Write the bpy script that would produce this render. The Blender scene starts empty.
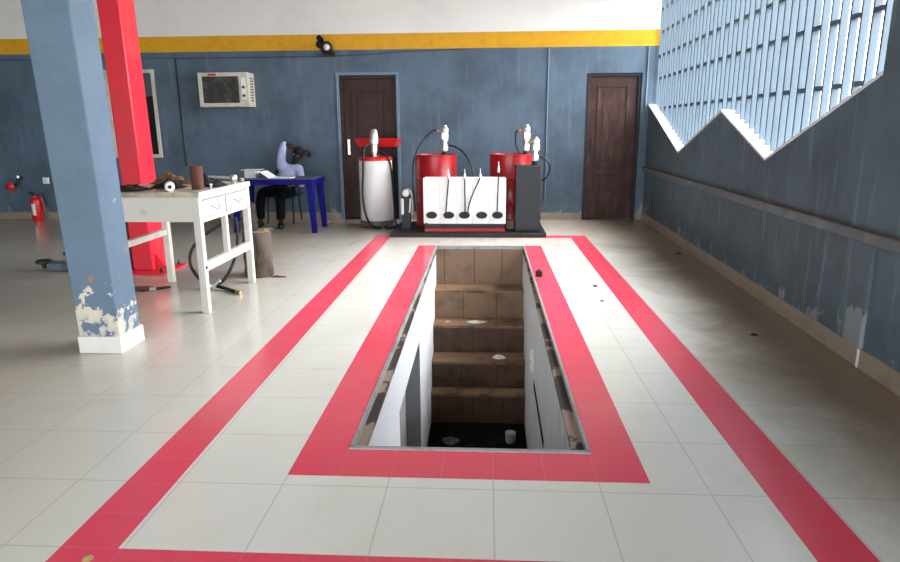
import bpy, bmesh, math, random
from mathutils import Vector, Matrix, noise as mnoise
R = random.Random(7)
sc = bpy.context.scene
COL = sc.collection
PI = math.pi
ORG = {}

# ------------------------------------------------------------------ node helpers
def new_mat(name):
    m = bpy.data.materials.new(name); m.use_nodes = True
    nt = m.node_tree; nt.nodes.clear()
    out = nt.nodes.new('ShaderNodeOutputMaterial')
    b = nt.nodes.new('ShaderNodeBsdfPrincipled')
    nt.links.new(b.outputs[0], out.inputs[0])
    return m, nt, b

class NG:
    """tiny wrapper that chains shader nodes"""
    def __init__(s, nt): s.nt = nt
    def n(s, t, **kw):
        x = s.nt.nodes.new(t)
        for k, v in kw.items(): setattr(x, k, v)
        return x
    def put(s, sock, v):
        if hasattr(v, 'is_output') or isinstance(v, bpy.types.NodeSocket): s.nt.links.new(v, sock)
        elif isinstance(v, (tuple, list)) and len(v) == 3 and sock.type == 'RGBA': sock.default_value = (*v, 1)
        else: sock.default_value = v
    def math(s, op, a, b=0.0, clamp=False):
        x = s.n('ShaderNodeMath', operation=op, use_clamp=clamp); s.put(x.inputs[0], a); s.put(x.inputs[1], b); return x.outputs[0]
    def mix(s, f, a, b):
        x = s.n('ShaderNodeMix', data_type='RGBA'); s.put(x.inputs[0], f); s.put(x.inputs[6], a); s.put(x.inputs[7], b); return x.outputs[2]
    def pos(s, scale=(1, 1, 1), loc=(0, 0, 0)):
        tc = s.n('ShaderNodeTexCoord'); mp = s.n('ShaderNodeMapping')
        mp.inputs['Scale'].default_value = scale; mp.inputs['Location'].default_value = loc
        s.nt.links.new(tc.outputs['Object'], mp.inputs[0]); return mp.outputs[0]
    def xyz(s):
        tc = s.n('ShaderNodeTexCoord'); sp = s.n('ShaderNodeSeparateXYZ'); s.nt.links.new(tc.outputs['Object'], sp.inputs[0]); return sp.outputs
    def noise(s, v, scale=5, detail=5, rough=.6, dist=0):
        x = s.n('ShaderNodeTexNoise'); s.put(x.inputs['Vector'], v); x.inputs['Scale'].default_value = scale
        x.inputs['Detail'].default_value = detail; x.inputs['Roughness'].default_value = rough; x.inputs['Distortion'].default_value = dist
        return x.outputs[0]
    def step(s, v, a, b):
        x = s.n('ShaderNodeMapRange', interpolation_type='SMOOTHSTEP'); s.put(x.inputs[0], v)
        x.inputs[1].default_value = a; x.inputs[2].default_value = b; return x.outputs[0]
    def bump(s, h, strength, dist=.01):
        x = s.n('ShaderNodeBump'); s.put(x.inputs['Height'], h); x.inputs['Strength'].default_value = strength; x.inputs['Distance'].default_value = dist
        return x.outputs[0]

def mat(name, c, rough=.5, metal=0., c2=None, scale=8, lo=.45, hi=.7, bump=0., spec=.5, stretch=(1, 1, 1)):
    """base colour with patches of a second colour (wear, dirt) and optional fine bump"""
    m, nt, b = new_mat(name); g = NG(nt)
    b.inputs['Roughness'].default_value = rough; b.inputs['Metallic'].default_value = metal
    b.inputs['Specular IOR Level'].default_value = spec
    if c2 is None: c2 = tuple(x * .85 for x in c)
    nz = g.noise(g.pos(stretch), scale)
    g.put(b.inputs['Base Color'], g.mix(g.step(nz, lo, hi), c, c2))
    if bump: g.put(b.inputs['Normal'], g.bump(g.noise(g.pos(stretch), scale * 4), bump))
    return m

# ------------------------------------------------------------------ mesh builder
class MB:
    def __init__(s): s.v = []; s.f = []
    def add(s, vs, fs):
        o = len(s.v); s.v += [tuple(v) for v in vs]; s.f += [tuple(i + o for i in f) for f in fs]; return s
    def quad(s, a, b, c, d): return s.add([a, b, c, d], [(0, 1, 2, 3)])
    def box(s, x0, x1, y0, y1, z0, z1, M=None):
        vs = [Vector((x, y, z)) for z in (z0, z1) for y in (y0, y1) for x in (x0, x1)]
        if M is not None: vs = [M @ v for v in vs]
        return s.add(vs, [(0, 2, 3, 1), (4, 5, 7, 6), (0, 1, 5, 4), (2, 6, 7, 3), (0, 4, 6, 2), (1, 3, 7, 5)])
    def bar(s, p, q, w, h, up=(0, 0, 1)):
        p = Vector(p); q = Vector(q); d = q - p; L = d.length; d.normalize()
        u = Vector(up); r = d.cross(u)
        if r.length < 1e-4: r = d.cross(Vector((0, 1, 0)))
        r.normalize(); u = r.cross(d)
        M = Matrix((r, d, u)).transposed().to_4x4(); M.translation = p
        return s.box(-w / 2, w / 2, 0, L, -h / 2, h / 2, M)
    def taper(s, p, q, a, b):
        """vertical-ish square leg from p (half size a) to q (half size b)"""
        vs = [(p[0] + i * a, p[1] + j * a, p[2]) for j in (-1, 1) for i in (-1, 1)] + [(q[0] + i * b, q[1] + j * b, q[2]) for j in (-1, 1) for i in (-1, 1)]
        return s.add(vs, [(0, 2, 3, 1), (4, 5, 7, 6), (0, 1, 5, 4), (2, 6, 7, 3), (0, 4, 6, 2), (1, 3, 7, 5)])
    def lathe(s, c, prof, n=28, axis='z', M=None):
        """prof: list of (radius, height) from bottom to top; closed with caps"""
        c = Vector(c); vs = []; fs = []
        for r, h in prof:
            for i in range(n):
                a = 2 * PI * i / n
                p = Vector((r * math.cos(a), r * math.sin(a), h))
                if axis == 'y': p = Vector((p.x, -p.z, p.y))       # points towards the viewer side (-Y)
                elif axis == 'x': p = Vector((p.z, p.x, p.y))
                if M is not None: p = M @ p
                vs.append(c + p)
        for k in range(len(prof) - 1):
            for i in range(n):
                j = (i + 1) % n
                fs.append((k * n + i, k * n + j, (k + 1) * n + j, (k + 1) * n + i))
        fs.append(tuple(reversed(range(n)))); fs.append(tuple((len(prof) - 1) * n + i for i in range(n)))
        return s.add(vs, fs)
    def cyl(s, p, q, r, r2=None, n=20):
        p = Vector(p); q = Vector(q); d = q - p
        M = d.to_track_quat('Z', 'Y').to_matrix()
        return s.lathe(p, [(r, 0), (r if r2 is None else r2, d.length)], n, M=M)
    def tube(s, pts, r, n=8, sub=6, closed=False):
        P = [Vector(p) for p in pts]; out = []
        m = len(P)
        rng = range(m if closed else m - 1)
        for i in rng:
            if closed: p0, p1, p2, p3 = P[(i - 1) % m], P[i], P[(i + 1) % m], P[(i + 2) % m]
            else: p0, p1, p2, p3 = P[max(i - 1, 0)], P[i], P[i + 1], P[min(i + 2, m - 1)]
            for k in range(sub):
                t = k / sub
                out.append(.5 * ((2 * p1) + (-p0 + p2) * t + (2 * p0 - 5 * p1 + 4 * p2 - p3) * t * t + (-p0 + 3 * p1 - 3 * p2 + p3) * t ** 3))
        if not closed: out.append(P[-1])
        vs = []; fs = []; N = len(out); ref = None
        for i, p in enumerate(out):
            a = out[(i - 1) % N] if (closed or i) else p
            b = out[(i + 1) % N] if (closed or i < N - 1) else p
            d = (b - a).normalized()
            if ref is None: ref = d.orthogonal()
            ref = (ref - d * ref.dot(d)).normalized(); bi = d.cross(ref)
            for k in range(n):
                an = 2 * PI * k / n; vs.append(p + (ref * math.cos(an) + bi * math.sin(an)) * r)
        for i in range(N if closed else N - 1):
            ii = (i + 1) % N
            for k in range(n):
                kk = (k + 1) % n; fs.append((i * n + k, i * n + kk, ii * n + kk, ii * n + k))
        if not closed: fs.append(tuple(reversed(range(n)))); fs.append(tuple((N - 1) * n + k for k in range(n)))
        return s.add(vs, fs)
    def ball(s, c, r, sx=1, sy=1, sz=1, n=18, M=None):
        c = Vector(c); prof = []; vs = []; fs = []
        m = n // 2
        for k in range(1, m):
            a = PI * k / m
            for i in range(n):
                t = 2 * PI * i / n
                p = Vector((r * sx * math.sin(a) * math.cos(t), r * sy * math.sin(a) * math.sin(t), -r * sz * math.cos(a)))
                vs.append(c + (M @ p if M is not None else p))
        b = Vector((0, 0, -r * sz)); t = Vector((0, 0, r * sz))
        if M is not None: b = M @ b; t = M @ t
        vs.append(c + b); vs.append(c + t); nb = len(vs) - 2
        for k in range(m - 2):
            for i in range(n):
                j = (i + 1) % n; fs.append((k * n + i, k * n + j, (k + 1) * n + j, (k + 1) * n + i))
        for i in range(n):
            j = (i + 1) % n; fs.append((nb, j, i)); fs.append(((m - 2) * n + i, (m - 2) * n + j, nb + 1))
        return s.add(vs, fs)
    def mound(s, cx, cy, z, rx, ry, h, seed=0, n=26, freq=9, flat=.25):
        """crumpled cloth or loose lump lying on a surface"""
        vs = []; fs = []
        for k in range(n + 1):
            q = k / n
            for i in range(36):
                a = 2 * PI * i / 36
                w = 1 + .28 * mnoise.noise(Vector((math.cos(a) * 1.6 + seed, math.sin(a) * 1.6, seed * 3.1)))
                x = math.cos(a) * q * w; y = math.sin(a) * q * w
                e = max(0., 1 - q ** 3)
                nz = mnoise.noise(Vector((x * freq * rx * 2 + seed * 7, y * freq * ry * 2, seed))) * .75 + .5 * mnoise.noise(Vector((x * freq * rx * 5, y * freq * ry * 5, seed + 9)))
                zz = h * e * (flat + .6 * (1 - q) + .55 * nz)
                vs.append((cx + x * rx, cy + y * ry, z + max(.004 * (q < 1), zz)))
        for k in range(n):
            for i in range(36):
                j = (i + 1) % 36; fs.append((k * 36 + i, k * 36 + j, (k + 1) * 36 + j, (k + 1) * 36 + i))
        fs.append(tuple(n * 36 + i for i in reversed(range(36))))
        return s.add(vs, fs)

def obj(name, mb, m, parent=None, at=None, bevel=0, smooth=True, weld=False):
    if parent is not None: o0 = ORG[parent]
    else: o0 = Vector(at if at is not None else (0, 0, 0))
    me = bpy.data.meshes.new(name)
    me.from_pydata([tuple(Vector(v) - o0) for v in mb.v], [], mb.f); me.update()
    bm = bmesh.new(); bm.from_mesh(me)
    bmesh.ops.remove_doubles(bm, verts=bm.verts, dist=1e-5) if weld else None
    bmesh.ops.recalc_face_normals(bm, faces=bm.faces)
    bm.to_mesh(me); bm.free()
    if smooth:
        for p in me.polygons: p.use_smooth = True
        me.set_sharp_from_angle(angle=math.radians(38))
    o = bpy.data.objects.new(name, me); COL.objects.link(o)
    if isinstance(m, (list, tuple)):
        for x in m: me.materials.append(x)
    else: me.materials.append(m)
    if parent is not None: o.parent = parent
    else: o.location = o0
    ORG[o] = o0
    if bevel:
        b = o.modifiers.new('bevel', 'BEVEL'); b.width = bevel; b.segments = 2; b.limit_method = 'ANGLE'; b.angle_limit = math.radians(45)
    return o

def tag(o, label, cat, group=None):
    o['label'] = label; o['category'] = cat
    if group: o['group'] = group
    return o
def thing(name, loc, label, cat, group=None):
    o = bpy.data.objects.new(name, None); COL.objects.link(o); o.location = loc; o.empty_display_size = .1
    ORG[o] = Vector(loc); return tag(o, label, cat, group)
def struct(name, mb, m, parent=None, smooth=False, **kw):
    o = obj(name, mb, m, parent, smooth=smooth, **kw)
    if parent is None: o['kind'] = 'structure'
    return o
def relabel(o, text): o['label'] = text; return o

# ------------------------------------------------------------------ dimensions (metres; camera stands over the origin)
YB = 9.98                      # back wall
XL, YF, ZC = -9.2, -3.2, 4.2   # left wall, open front, ceiling
def XR(y): return 2.215 + .029 * (y - 3.6)       # right wall (slightly out of square)
PX0, PX1, PY0, PY1, PZ = -.605, .468, 2.60, 7.64, -1.78     # inspection pit opening and depth
TILE = .425

# ------------------------------------------------------------------ materials
def wall_paint(name, blue, band=False, dirty=.5, foot=True, white=(.88, .86, .82)):
    m, nt, b = new_mat(name); g = NG(nt); x, y, z = g.xyz()
    big = g.noise(g.pos(), 1.1, 6, .65); fine = g.noise(g.pos(), 7, 6, .7)
    streak = g.noise(g.pos((5, 5, .5)), 2.2, 5, .65)
    dark = tuple(c * .62 for c in blue); pale = tuple(min(1, c * 1.35 + .03) for c in blue)
    c = g.mix(g.step(big, .35, .68), blue, dark)
    c = g.mix(g.math('MULTIPLY', g.step(streak, .52, .72), dirty), c, pale)
    c = g.mix(g.math('MULTIPLY', g.step(fine, .62, .74), .5), c, dark)
    if foot:   # scuffed and peeling towards the skirting, blotchy
        low = g.step(z, .55, .05)
        pn = g.noise(g.pos((1, 1, .7)), 4.5, 6, .7)
        c = g.mix(g.math('MULTIPLY', g.step(g.math('ADD', pn, g.math('MULTIPLY', low, .26)), .74, .84), .55), c, (.42, .44, .44))
    rough = .55
    if band:
        yw = g.mix(g.step(fine, .4, .75), (.78, .40, .012), (.66, .33, .012))
        wh = g.mix(g.step(big, .45, .75), white, tuple(v * .9 for v in white))
        c = g.mix(g.math('GREATER_THAN', z, 2.535), c, yw)
        c = g.mix(g.math('GREATER_THAN', z, 2.757), c, wh)
    g.put(b.inputs['Base Color'], c); b.inputs['Roughness'].default_value = rough
    b.inputs['Specular IOR Level'].default_value = .35
    g.put(b.inputs['Normal'], g.bump(g.noise(g.pos(), 30, 4), .15, .01))
    return m

def floor_mat(name, base, dirt, px, py, x0, y0, joint, jw=.004, edge=False, dirt_amt=.5, rough=.16):
    m, nt, b = new_mat(name); g = NG(nt); x, y, z = g.xyz()
    def line(c, o, p):
        f = g.math('FRACT', g.math('DIVIDE', g.math('SUBTRACT', c, o), p))
        d = g.math('MINIMUM', f, g.math('SUBTRACT', 1., f))
        return g.step(g.math('MULTIPLY', d, p), jw, jw * .3)
    ln = g.math('MAXIMUM', line(x, x0, px), line(y, y0, py)) if px else line(y, y0, py)
    big = g.noise(g.pos(), .9, 7, .65, .6); mid = g.noise(g.pos((1, .6, 1)), 3.2, 7, .7, .4); fine = g.noise(g.pos(), 22, 5, .7)
    c = g.mix(g.math('MULTIPLY', g.step(big, .42, .72), dirt_amt * .55), base, dirt)
    c = g.mix(g.math('MULTIPLY', g.step(mid, .55, .75), dirt_amt * .6), c, dirt)
    c = g.mix(g.math('MULTIPLY', g.step(fine, .64, .8), dirt_amt * .8), c, dirt)
    r = rough + .03; sp = None
    if edge:  # dried mud tracked along the foot of the right wall, thinner film on the left side and back
        mud = g.step(g.math('ADD', x, g.math('MULTIPLY', g.math('SUBTRACT', big, .5), .7)), 1.15, 2.0)
        c = g.mix(g.math('MULTIPLY', mud, .90), c, (.165, .10, .050))
        sp = g.math('SUBTRACT', .5, g.math('MULTIPLY', mud, .36))
        film = g.step(g.math('ADD', x, g.math('MULTIPLY', g.math('SUBTRACT', big, .5), 1.1)), -.9, -3.0)
        c = g.mix(g.math('MULTIPLY', film, .80), c, (.34, .285, .22))
        far = g.step(g.math('ADD', y, g.math('MULTIPLY', g.math('SUBTRACT', mid, .5), 2.5)), 6.5, 9.5)
        c = g.mix(g.math('MULTIPLY', far, .62), c, (.36, .27, .185))
    c = g.mix(g.math('MULTIPLY', ln, .30), c, joint)
    g.put(b.inputs['Base Color'], c); g.put(b.inputs['Roughness'], r)
    b.inputs['Specular IOR Level'].default_value = .5
    if sp is not None: g.put(b.inputs['Specular IOR Level'], sp)
    return m

M = {}
M['wall'] = wall_paint('blue wall paint with yellow band', (.112, .167, .228), band=True, dirty=.35)
M['wallside'] = wall_paint('slate blue wall paint', (.088, .138, .166), dirty=.75)
M['white_plain'] = mat('off white plaster', (.80, .78, .74), .7, c2=(.72, .70, .66), scale=1.5)
M['ceil'] = mat('grey ceiling sheet', (.30, .30, .30), .7, scale=2)
M['floor'] = floor_mat('white floor tiles', (.87, .85, .775), (.52, .43, .32), TILE, TILE, .037, 1.86, (.20, .17, .13), .0045, edge=True, dirt_amt=.34)
M['redtile'] = floor_mat('red floor tiles', (.90, .078, .135), (.70, .22, .20), 0, .205, 0, 1.86, (.62, .30, .28), .004, dirt_amt=.45, rough=.2)
M['redtile_x'] = floor_mat('red floor tiles crosswise', (.90, .078, .135), (.70, .22, .20), .2125, 9.7, .037, -5, (.62, .30, .28), .004, dirt_amt=.45, rough=.2)
M['base'] = mat('beige skirting tile', (.33, .27, .205), .3, c2=(.25, .20, .145), scale=4)
M['sill'] = mat('pale painted sill', (.85, .86, .86), .5, c2=(.74, .76, .78), scale=6)
M['bar'] = mat('light blue louvre bar', (.064, .099, .134), .5, c2=(.054, .085, .115), scale=5)
M['ledge'] = mat('worn grey blue ledge', (.10, .128, .14), .6, c2=(.16, .18, .18), scale=5)
M['ledgetop'] = mat('brown dust on ledge', (.16, .085, .045), .8, c2=(.22, .14, .08), scale=8)
M['door'] = mat('dark brown panelled door', (.034, .013, .011), .42, c2=(.055, .023, .018), scale=5, stretch=(3, 3, .6), spec=.22)
M['doorworn'] = mat('worn brown door', (.052, .024, .020), .45, c2=(.095, .048, .040), scale=4, stretch=(2.5, 2.5, .8), spec=.3)
M['bluetrim'] = mat('pale blue door surround', (.155, .235, .315), .5, c2=(.115, .18, .25), scale=4)
M['steel'] = mat('bright steel', (.72, .72, .70), .28, .9, c2=(.55, .55, .53), scale=14)
M['alu'] = mat('silver pump metal', (.78, .78, .75), .35, .7, c2=(.5, .48, .44), scale=14)
M['white'] = mat('white enamel', (.92, .92, .91), .32, c2=(.86, .86, .85), scale=4)
M['ivory'] = mat('ivory plastic', (.66, .64, .54), .45, c2=(.52, .49, .38), scale=7)
M['offwhite'] = mat('dirty white painted wood', (.82, .79, .71), .45, c2=(.56, .51, .42), scale=6, lo=.55, hi=.8)
M['benchwhite'] = mat('scuffed white gloss on wood', (.70, .685, .64), .4, c2=(.50, .47, .40), scale=9, lo=.58, hi=.78)
M['dullmetal'] = mat('dull grey handle', (.30, .28, .25), .5)
M['leaf'] = mat('dry leaf', (.62, .42, .17), .8)
M['cabledark'] = mat('dark cable sheath', (.05, .07, .09), .6)
M['conduit'] = mat('painted conduit', (.125, .185, .25), .5)
M['benchtop'] = mat('stained bench top', (.62, .55, .44), .5, c2=(.30, .25, .19), scale=7)
M['black'] = mat('black rubber', (.004, .004, .0045), .5, c2=(.008, .008, .008))
M['blackcloth'] = mat('black greasy cloth', (.004, .0038, .0036), .9, c2=(.012, .009, .007), scale=14, bump=.4)
M['browncloth'] = mat('brown cloth', (.16, .075, .03), .9, c2=(.08, .04, .02), scale=12, bump=.4)
M['voidblack'] = mat('dark interior', (.006, .006, .007), .7)
M['redpaint'] = mat('red drum paint', (.37, .007, .010), .3, c2=(.28, .007, .010), scale=4)
M['redlift'] = mat('red lift paint', (.80, .022, .045), .36, c2=(.66, .04, .055), scale=4)
M['redplastic'] = mat('red plastic', (.60, .012, .014), .35)
M['charcoal'] = mat('charcoal sheet steel', (.015, .020, .023), .5, c2=(.020, .024, .027), scale=3)
M['darkplate'] = mat('dark steel platform', (.007, .008, .009), .55, c2=(.015, .013, .012), scale=5)
M['greygreen'] = mat('grey green base', (.12, .15, .14), .5)
M['grille'] = mat('dusty dark grille', (.045, .045, .04), .7, c2=(.12, .115, .095), scale=10)
M['bluetable'] = mat('dark blue plastic', (.003, .004, .16), .45, c2=(.003, .004, .12), scale=5, spec=.15)
M['tabletop'] = mat('scuffed blue table top', (.07, .07, .15), .4, c2=(.16, .145, .14), scale=4)
M['paper'] = mat('white paper', (.82, .82, .84), .7, c2=(.72, .72, .76), scale=12)
M['shirt'] = mat('lavender white shirt', (.50, .54, .80), .85, c2=(.38, .42, .66), scale=9, bump=.5)
M['trousers'] = mat('black trousers', (.003, .003, .0045), .95, spec=.2)
M['skin'] = mat('dark skin', (.030, .015, .010), .5, c2=(.04, .02, .014), scale=20)
M['hair'] = mat('black hair', (.006, .005, .005), .9)
M['log'] = mat('weathered bark log', (.105, .08, .06), .85, c2=(.045, .03, .022), scale=5, bump=.8, stretch=(2, 2, .7))
M['logend'] = mat('sawn log end', (.30, .23, .16), .85, c2=(.2, .15, .1), scale=10)
M['rust'] = mat('rusty steel', (.028, .014, .010), .8, c2=(.012, .008, .007), scale=14, bump=.4)
M['rustcan'] = mat('rusted tin', (.13, .05, .03), .7, c2=(.045, .022, .016), scale=7, bump=.3)
M['liftgrey'] = mat('grey blue lift arm', (.11, .15, .18), .45, c2=(.07, .09, .10), scale=6)
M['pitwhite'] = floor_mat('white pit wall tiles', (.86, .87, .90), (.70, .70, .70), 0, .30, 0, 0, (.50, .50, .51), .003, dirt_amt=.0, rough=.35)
M['pitgrey'] = mat('grey pit render', (.32, .32, .32), .7, c2=(.25, .25, .24), scale=5)
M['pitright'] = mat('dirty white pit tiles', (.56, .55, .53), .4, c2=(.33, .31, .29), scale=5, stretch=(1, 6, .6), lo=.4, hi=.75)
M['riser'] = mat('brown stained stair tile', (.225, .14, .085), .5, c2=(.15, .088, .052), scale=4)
M['risershade'] = mat('oil stained stair tile with painted shade', (.095, .052, .030), .55, c2=(.04, .022, .014), scale=4)  # oil stain plus painted shade for light fading with depth; lower risers only
M['tread'] = mat('dusty brown tread', (.24, .14, .08), .5, c2=(.08, .04, .022), scale=5)
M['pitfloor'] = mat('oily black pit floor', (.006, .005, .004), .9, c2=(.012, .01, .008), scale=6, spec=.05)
M['rim'] = mat('grey steel angle', (.36, .37, .37), .5, c2=(.26, .22, .19), scale=9)
M['ledgerust'] = mat('rusty rebate', (.34, .24, .185), .7, c2=(.045, .028, .022), scale=2.6, lo=.49, hi=.52, stretch=(1, 1, 1))
M['yellow'] = mat('yellow rag', (.30, .16, .02), .8)
M['brass'] = mat('brass', (.65, .48, .16), .35, .8)
M['green'] = mat('green label', (.03, .14, .07), .5)
M['label'] = mat('pale printed label', (.75, .78, .68), .5, c2=(.55, .62, .48), scale=30)
M['carton'] = mat('brown carton', (.34, .22, .14), .8)
M['concrete'] = mat('outdoor concrete', (.50, .49, .46), .8, c2=(.42, .41, .38), scale=2)
M['blackmetal'] = mat('black metal', (.005, .005, .0055), .45)
M['scrapblue'] = mat('dark blue scrap', (.03, .05, .09), .7)

def column_paint():
    """blue paint that has flaked off in patches near the foot"""
    m, nt, b = new_mat('blue column paint flaking at the foot'); g = NG(nt); x, y, z = g.xyz()
    big = g.noise(g.pos(), 2.2, 6, .65); fl = g.noise(g.pos((1, 1, .9), (3, 1, 0)), 7.5, 7, .65)
    c = g.mix(g.step(big, .4, .72), (.118, .185, .265), (.09, .142, .205))
    sm = g.noise(g.pos((2, 2, 1)), 6, 5, .7)
    c = g.mix(g.math('MULTIPLY', g.step(sm, .68, .74), .6), c, (.05, .06, .075))
    low = g.step(z, .58, .13)
    flake = g.step(g.math('ADD', fl, g.math('MULTIPLY', low, .24)), .700, .715)
    c = g.mix(flake, c, g.mix(g.step(fl, .45, .6), (.46, .46, .45), (.66, .62, .50)))
    rs = g.noise(g.pos((1, 1, .7), (9, 2, 5)), 7, 4, .6)
    zone = g.math('MULTIPLY', g.step(z, .42, .50), g.step(z, .72, .62))
    c = g.mix(g.math('MULTIPLY', g.step(rs, .60, .68), zone), c, (.33, .20, .09))
    g.put(b.inputs['Base Color'], c); b.inputs['Roughness'].default_value = .5
    g.put(b.inputs['Normal'], g.bump(g.math('ADD', flake, g.noise(g.pos(), 25)), .2, .006))
    return m
M['column'] = column_paint()
def peeled(name, paint, bare, top):
    m, nt, b = new_mat(name); g = NG(nt); x, y, z = g.xyz()
    n_ = g.noise(g.pos((1, 1, .8), (4, 0, 2)), 6, 6, .65)
    k = g.step(g.math('ADD', n_, g.math('MULTIPLY', g.step(z, top, top * .3), .3)), .66, .72)
    g.put(b.inputs['Base Color'], g.mix(k, g.mix(g.step(n_, .4, .7), paint, tuple(c * .7 for c in paint)), bare)); b.inputs['Roughness'].default_value = .6
    return m
M['pilaster'] = peeled('slate paint peeled to pale plaster', (.082, .126, .152), (.24, .27, .28), .5)

# ------------------------------------------------------------------ setting: floor
xs = [XL, -1.46, -1.255, -.817, PX0, PX1, .67, 1.1, 1.305, 2.75]
ys = [YF, 1.655, 1.86, 2.36, PY0, PY1, 7.69, 8.255, 8.45, YB + .25]
def is_red(i, j):
    x = (xs[i] + xs[i + 1]) / 2; y = (ys[j] + ys[j + 1]) / 2
    if -1.46 < x < 1.305 and (1.655 < y < 1.86 or 8.255 < y < 8.45): return 'x'
    if (-1.46 < x < -1.255 or 1.1 < x < 1.305) and 1.655 < y < 8.45: return 'y'
    if -.817 < x < .67 and 2.36 < y < PY0: return 'x' if PX0 < x < PX1 else 'y'
    if (-.817 < x < PX0 or PX1 < x < .67) and 2.36 < y < 7.69: return 'y'
    return ''
fl, ro, ri = MB(), MB(), MB()
strips = {}
for i in range(len(xs) - 1):
    for j in range(len(ys) - 1):
        cx = (xs[i] + xs[i + 1]) / 2; cy = (ys[j] + ys[j + 1]) / 2
        if PX0 < cx < PX1 and PY0 < cy < PY1: continue
        k = is_red(i, j)
        if not k: key = 'floor'
        elif cx < -1.255: key = 'L'
        elif cx > 1.1: key = 'R'
        elif cy < 1.86: key = 'N'
        elif cy > 8.255: key = 'F'
        else: key = 'P' + k
        strips.setdefault(key, MB()).quad((xs[i], ys[j], 0), (xs[i + 1], ys[j], 0), (xs[i + 1], ys[j + 1], 0), (xs[i], ys[j + 1], 0))
struct('floor', strips['floor'], M['floor'], weld=True)
for n, key in enumerate(['L', 'R', 'N', 'F', 'Py', 'Px']):
    o = struct('trim_%d' % (n + 1), strips[key], M['redtile_x' if key in ('N', 'F', 'Px') else 'redtile'], weld=True)

# pit: tiled side walls with a niche, stairs at the far end, oily floor, steel rim with a rusty rebate
def pl(y): return -.550 - .0100 * (y - 2.65)
def pr(y): return .402 + .0100 * (y - 2.65)
ix0, ix1 = pl(7.0), pr(7.0)
def wall_x(xf, holes, depth, mw, mh, name):
    """side wall of the pit in the plane X = x with rectangular holes (y0,y1,z0,z1) going back by depth"""
    yb = sorted({PY0, PY1} | {h[0] for h in holes} | {h[1] for h in holes}); zb = sorted({PZ, -.035} | {h[2] for h in holes} | {h[3] for h in holes})
    w = MB(); nn = MB()
    for a, b in zip(yb, yb[1:]):
        for c, d in zip(zb, zb[1:]):
            if any(h[0] <= a and b <= h[1] and h[2] <= c and d <= h[3] for h in holes): continue
            w.quad((xf(a), a, c), (xf(b), b, c), (xf(b), b, d), (xf(a), a, d))
    for a, b, c, d in holes:
        X = xf((a + b) / 2) + depth
        nn.quad((X, a, c), (X, b, c), (X, b, d), (X, a, d))
        for p, q in (((a, c), (b, c)), ((b, c), (b, d)), ((b, d), (a, d)), ((a, d), (a, c))):
            nn.quad((xf(p[0]), *p), (xf(q[0]), *q), (X, *q), (X, *p))
    o = struct(name, w, mw); struct('niche', nn, mh, o)
    return o
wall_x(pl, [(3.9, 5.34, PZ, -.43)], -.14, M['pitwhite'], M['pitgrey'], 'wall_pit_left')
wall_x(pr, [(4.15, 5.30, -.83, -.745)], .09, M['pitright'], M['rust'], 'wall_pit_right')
w = MB(); w.quad((-.55, PY0 + .01, PZ), (.402, PY0 + .01, PZ), (.402, PY0 + .01, -.035), (-.55, PY0 + .01, -.035)); struct('wall_pit_front', w, M['pitright'])
w = MB(); w.quad((ix0 - .2, PY0, PZ), (ix1 + .1, PY0, PZ), (ix1 + .1, PY1, PZ), (ix0 - .2, PY1, PZ)); struct('floor_pit', w, M['pitfloor'])
rs = MB(); ro2 = MB(); td = MB(); jt = MB()
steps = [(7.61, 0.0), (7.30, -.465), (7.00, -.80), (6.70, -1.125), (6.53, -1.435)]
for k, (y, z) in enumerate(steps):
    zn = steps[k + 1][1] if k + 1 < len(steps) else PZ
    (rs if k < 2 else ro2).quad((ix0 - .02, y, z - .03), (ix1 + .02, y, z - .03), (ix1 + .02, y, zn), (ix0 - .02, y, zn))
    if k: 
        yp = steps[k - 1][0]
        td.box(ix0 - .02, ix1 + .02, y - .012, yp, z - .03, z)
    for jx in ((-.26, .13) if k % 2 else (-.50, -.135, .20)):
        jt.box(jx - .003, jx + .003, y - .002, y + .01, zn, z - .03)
st = struct('stairs_pit', rs, M['riser']); struct('shaded_riser', ro2, M['risershade'], st); struct('tread', td, M['tread'], st); struct('tile_joint', jt, M['rust'], st)
# rim
r = MB()
for x0, x1 in ((PX0, PX0 + .014), (PX1 - .014, PX1)): r.box(x0, x1, PY0, PY1, -.04, .006)
r.box(PX0, PX1, PY0 - .012, PY0 + .012, -.04, .006); r.box(PX0, PX1, PY1 - .014, PY1 + .03, -.05, .008)
rim = struct('trim_7', r, M['rim'])
lg = MB()
for fx, xo, e in ((pl, PX0 + .014, .004), (pr, PX1 - .014, -.004)):
    q = [(xo, PY0), (fx(PY0) + e, PY0), (fx(PY1) + e, PY1), (xo, PY1)]
    lg.add([(x, y, z) for z in (-.06, -.03) for x, y in q], [(0, 1, 2, 3), (4, 5, 6, 7), (0, 4, 5, 1), (1, 5, 6, 2), (2, 6, 7, 3), (3, 7, 4, 0)])
struct('rebate', lg, M['ledgerust'], rim)

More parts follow.
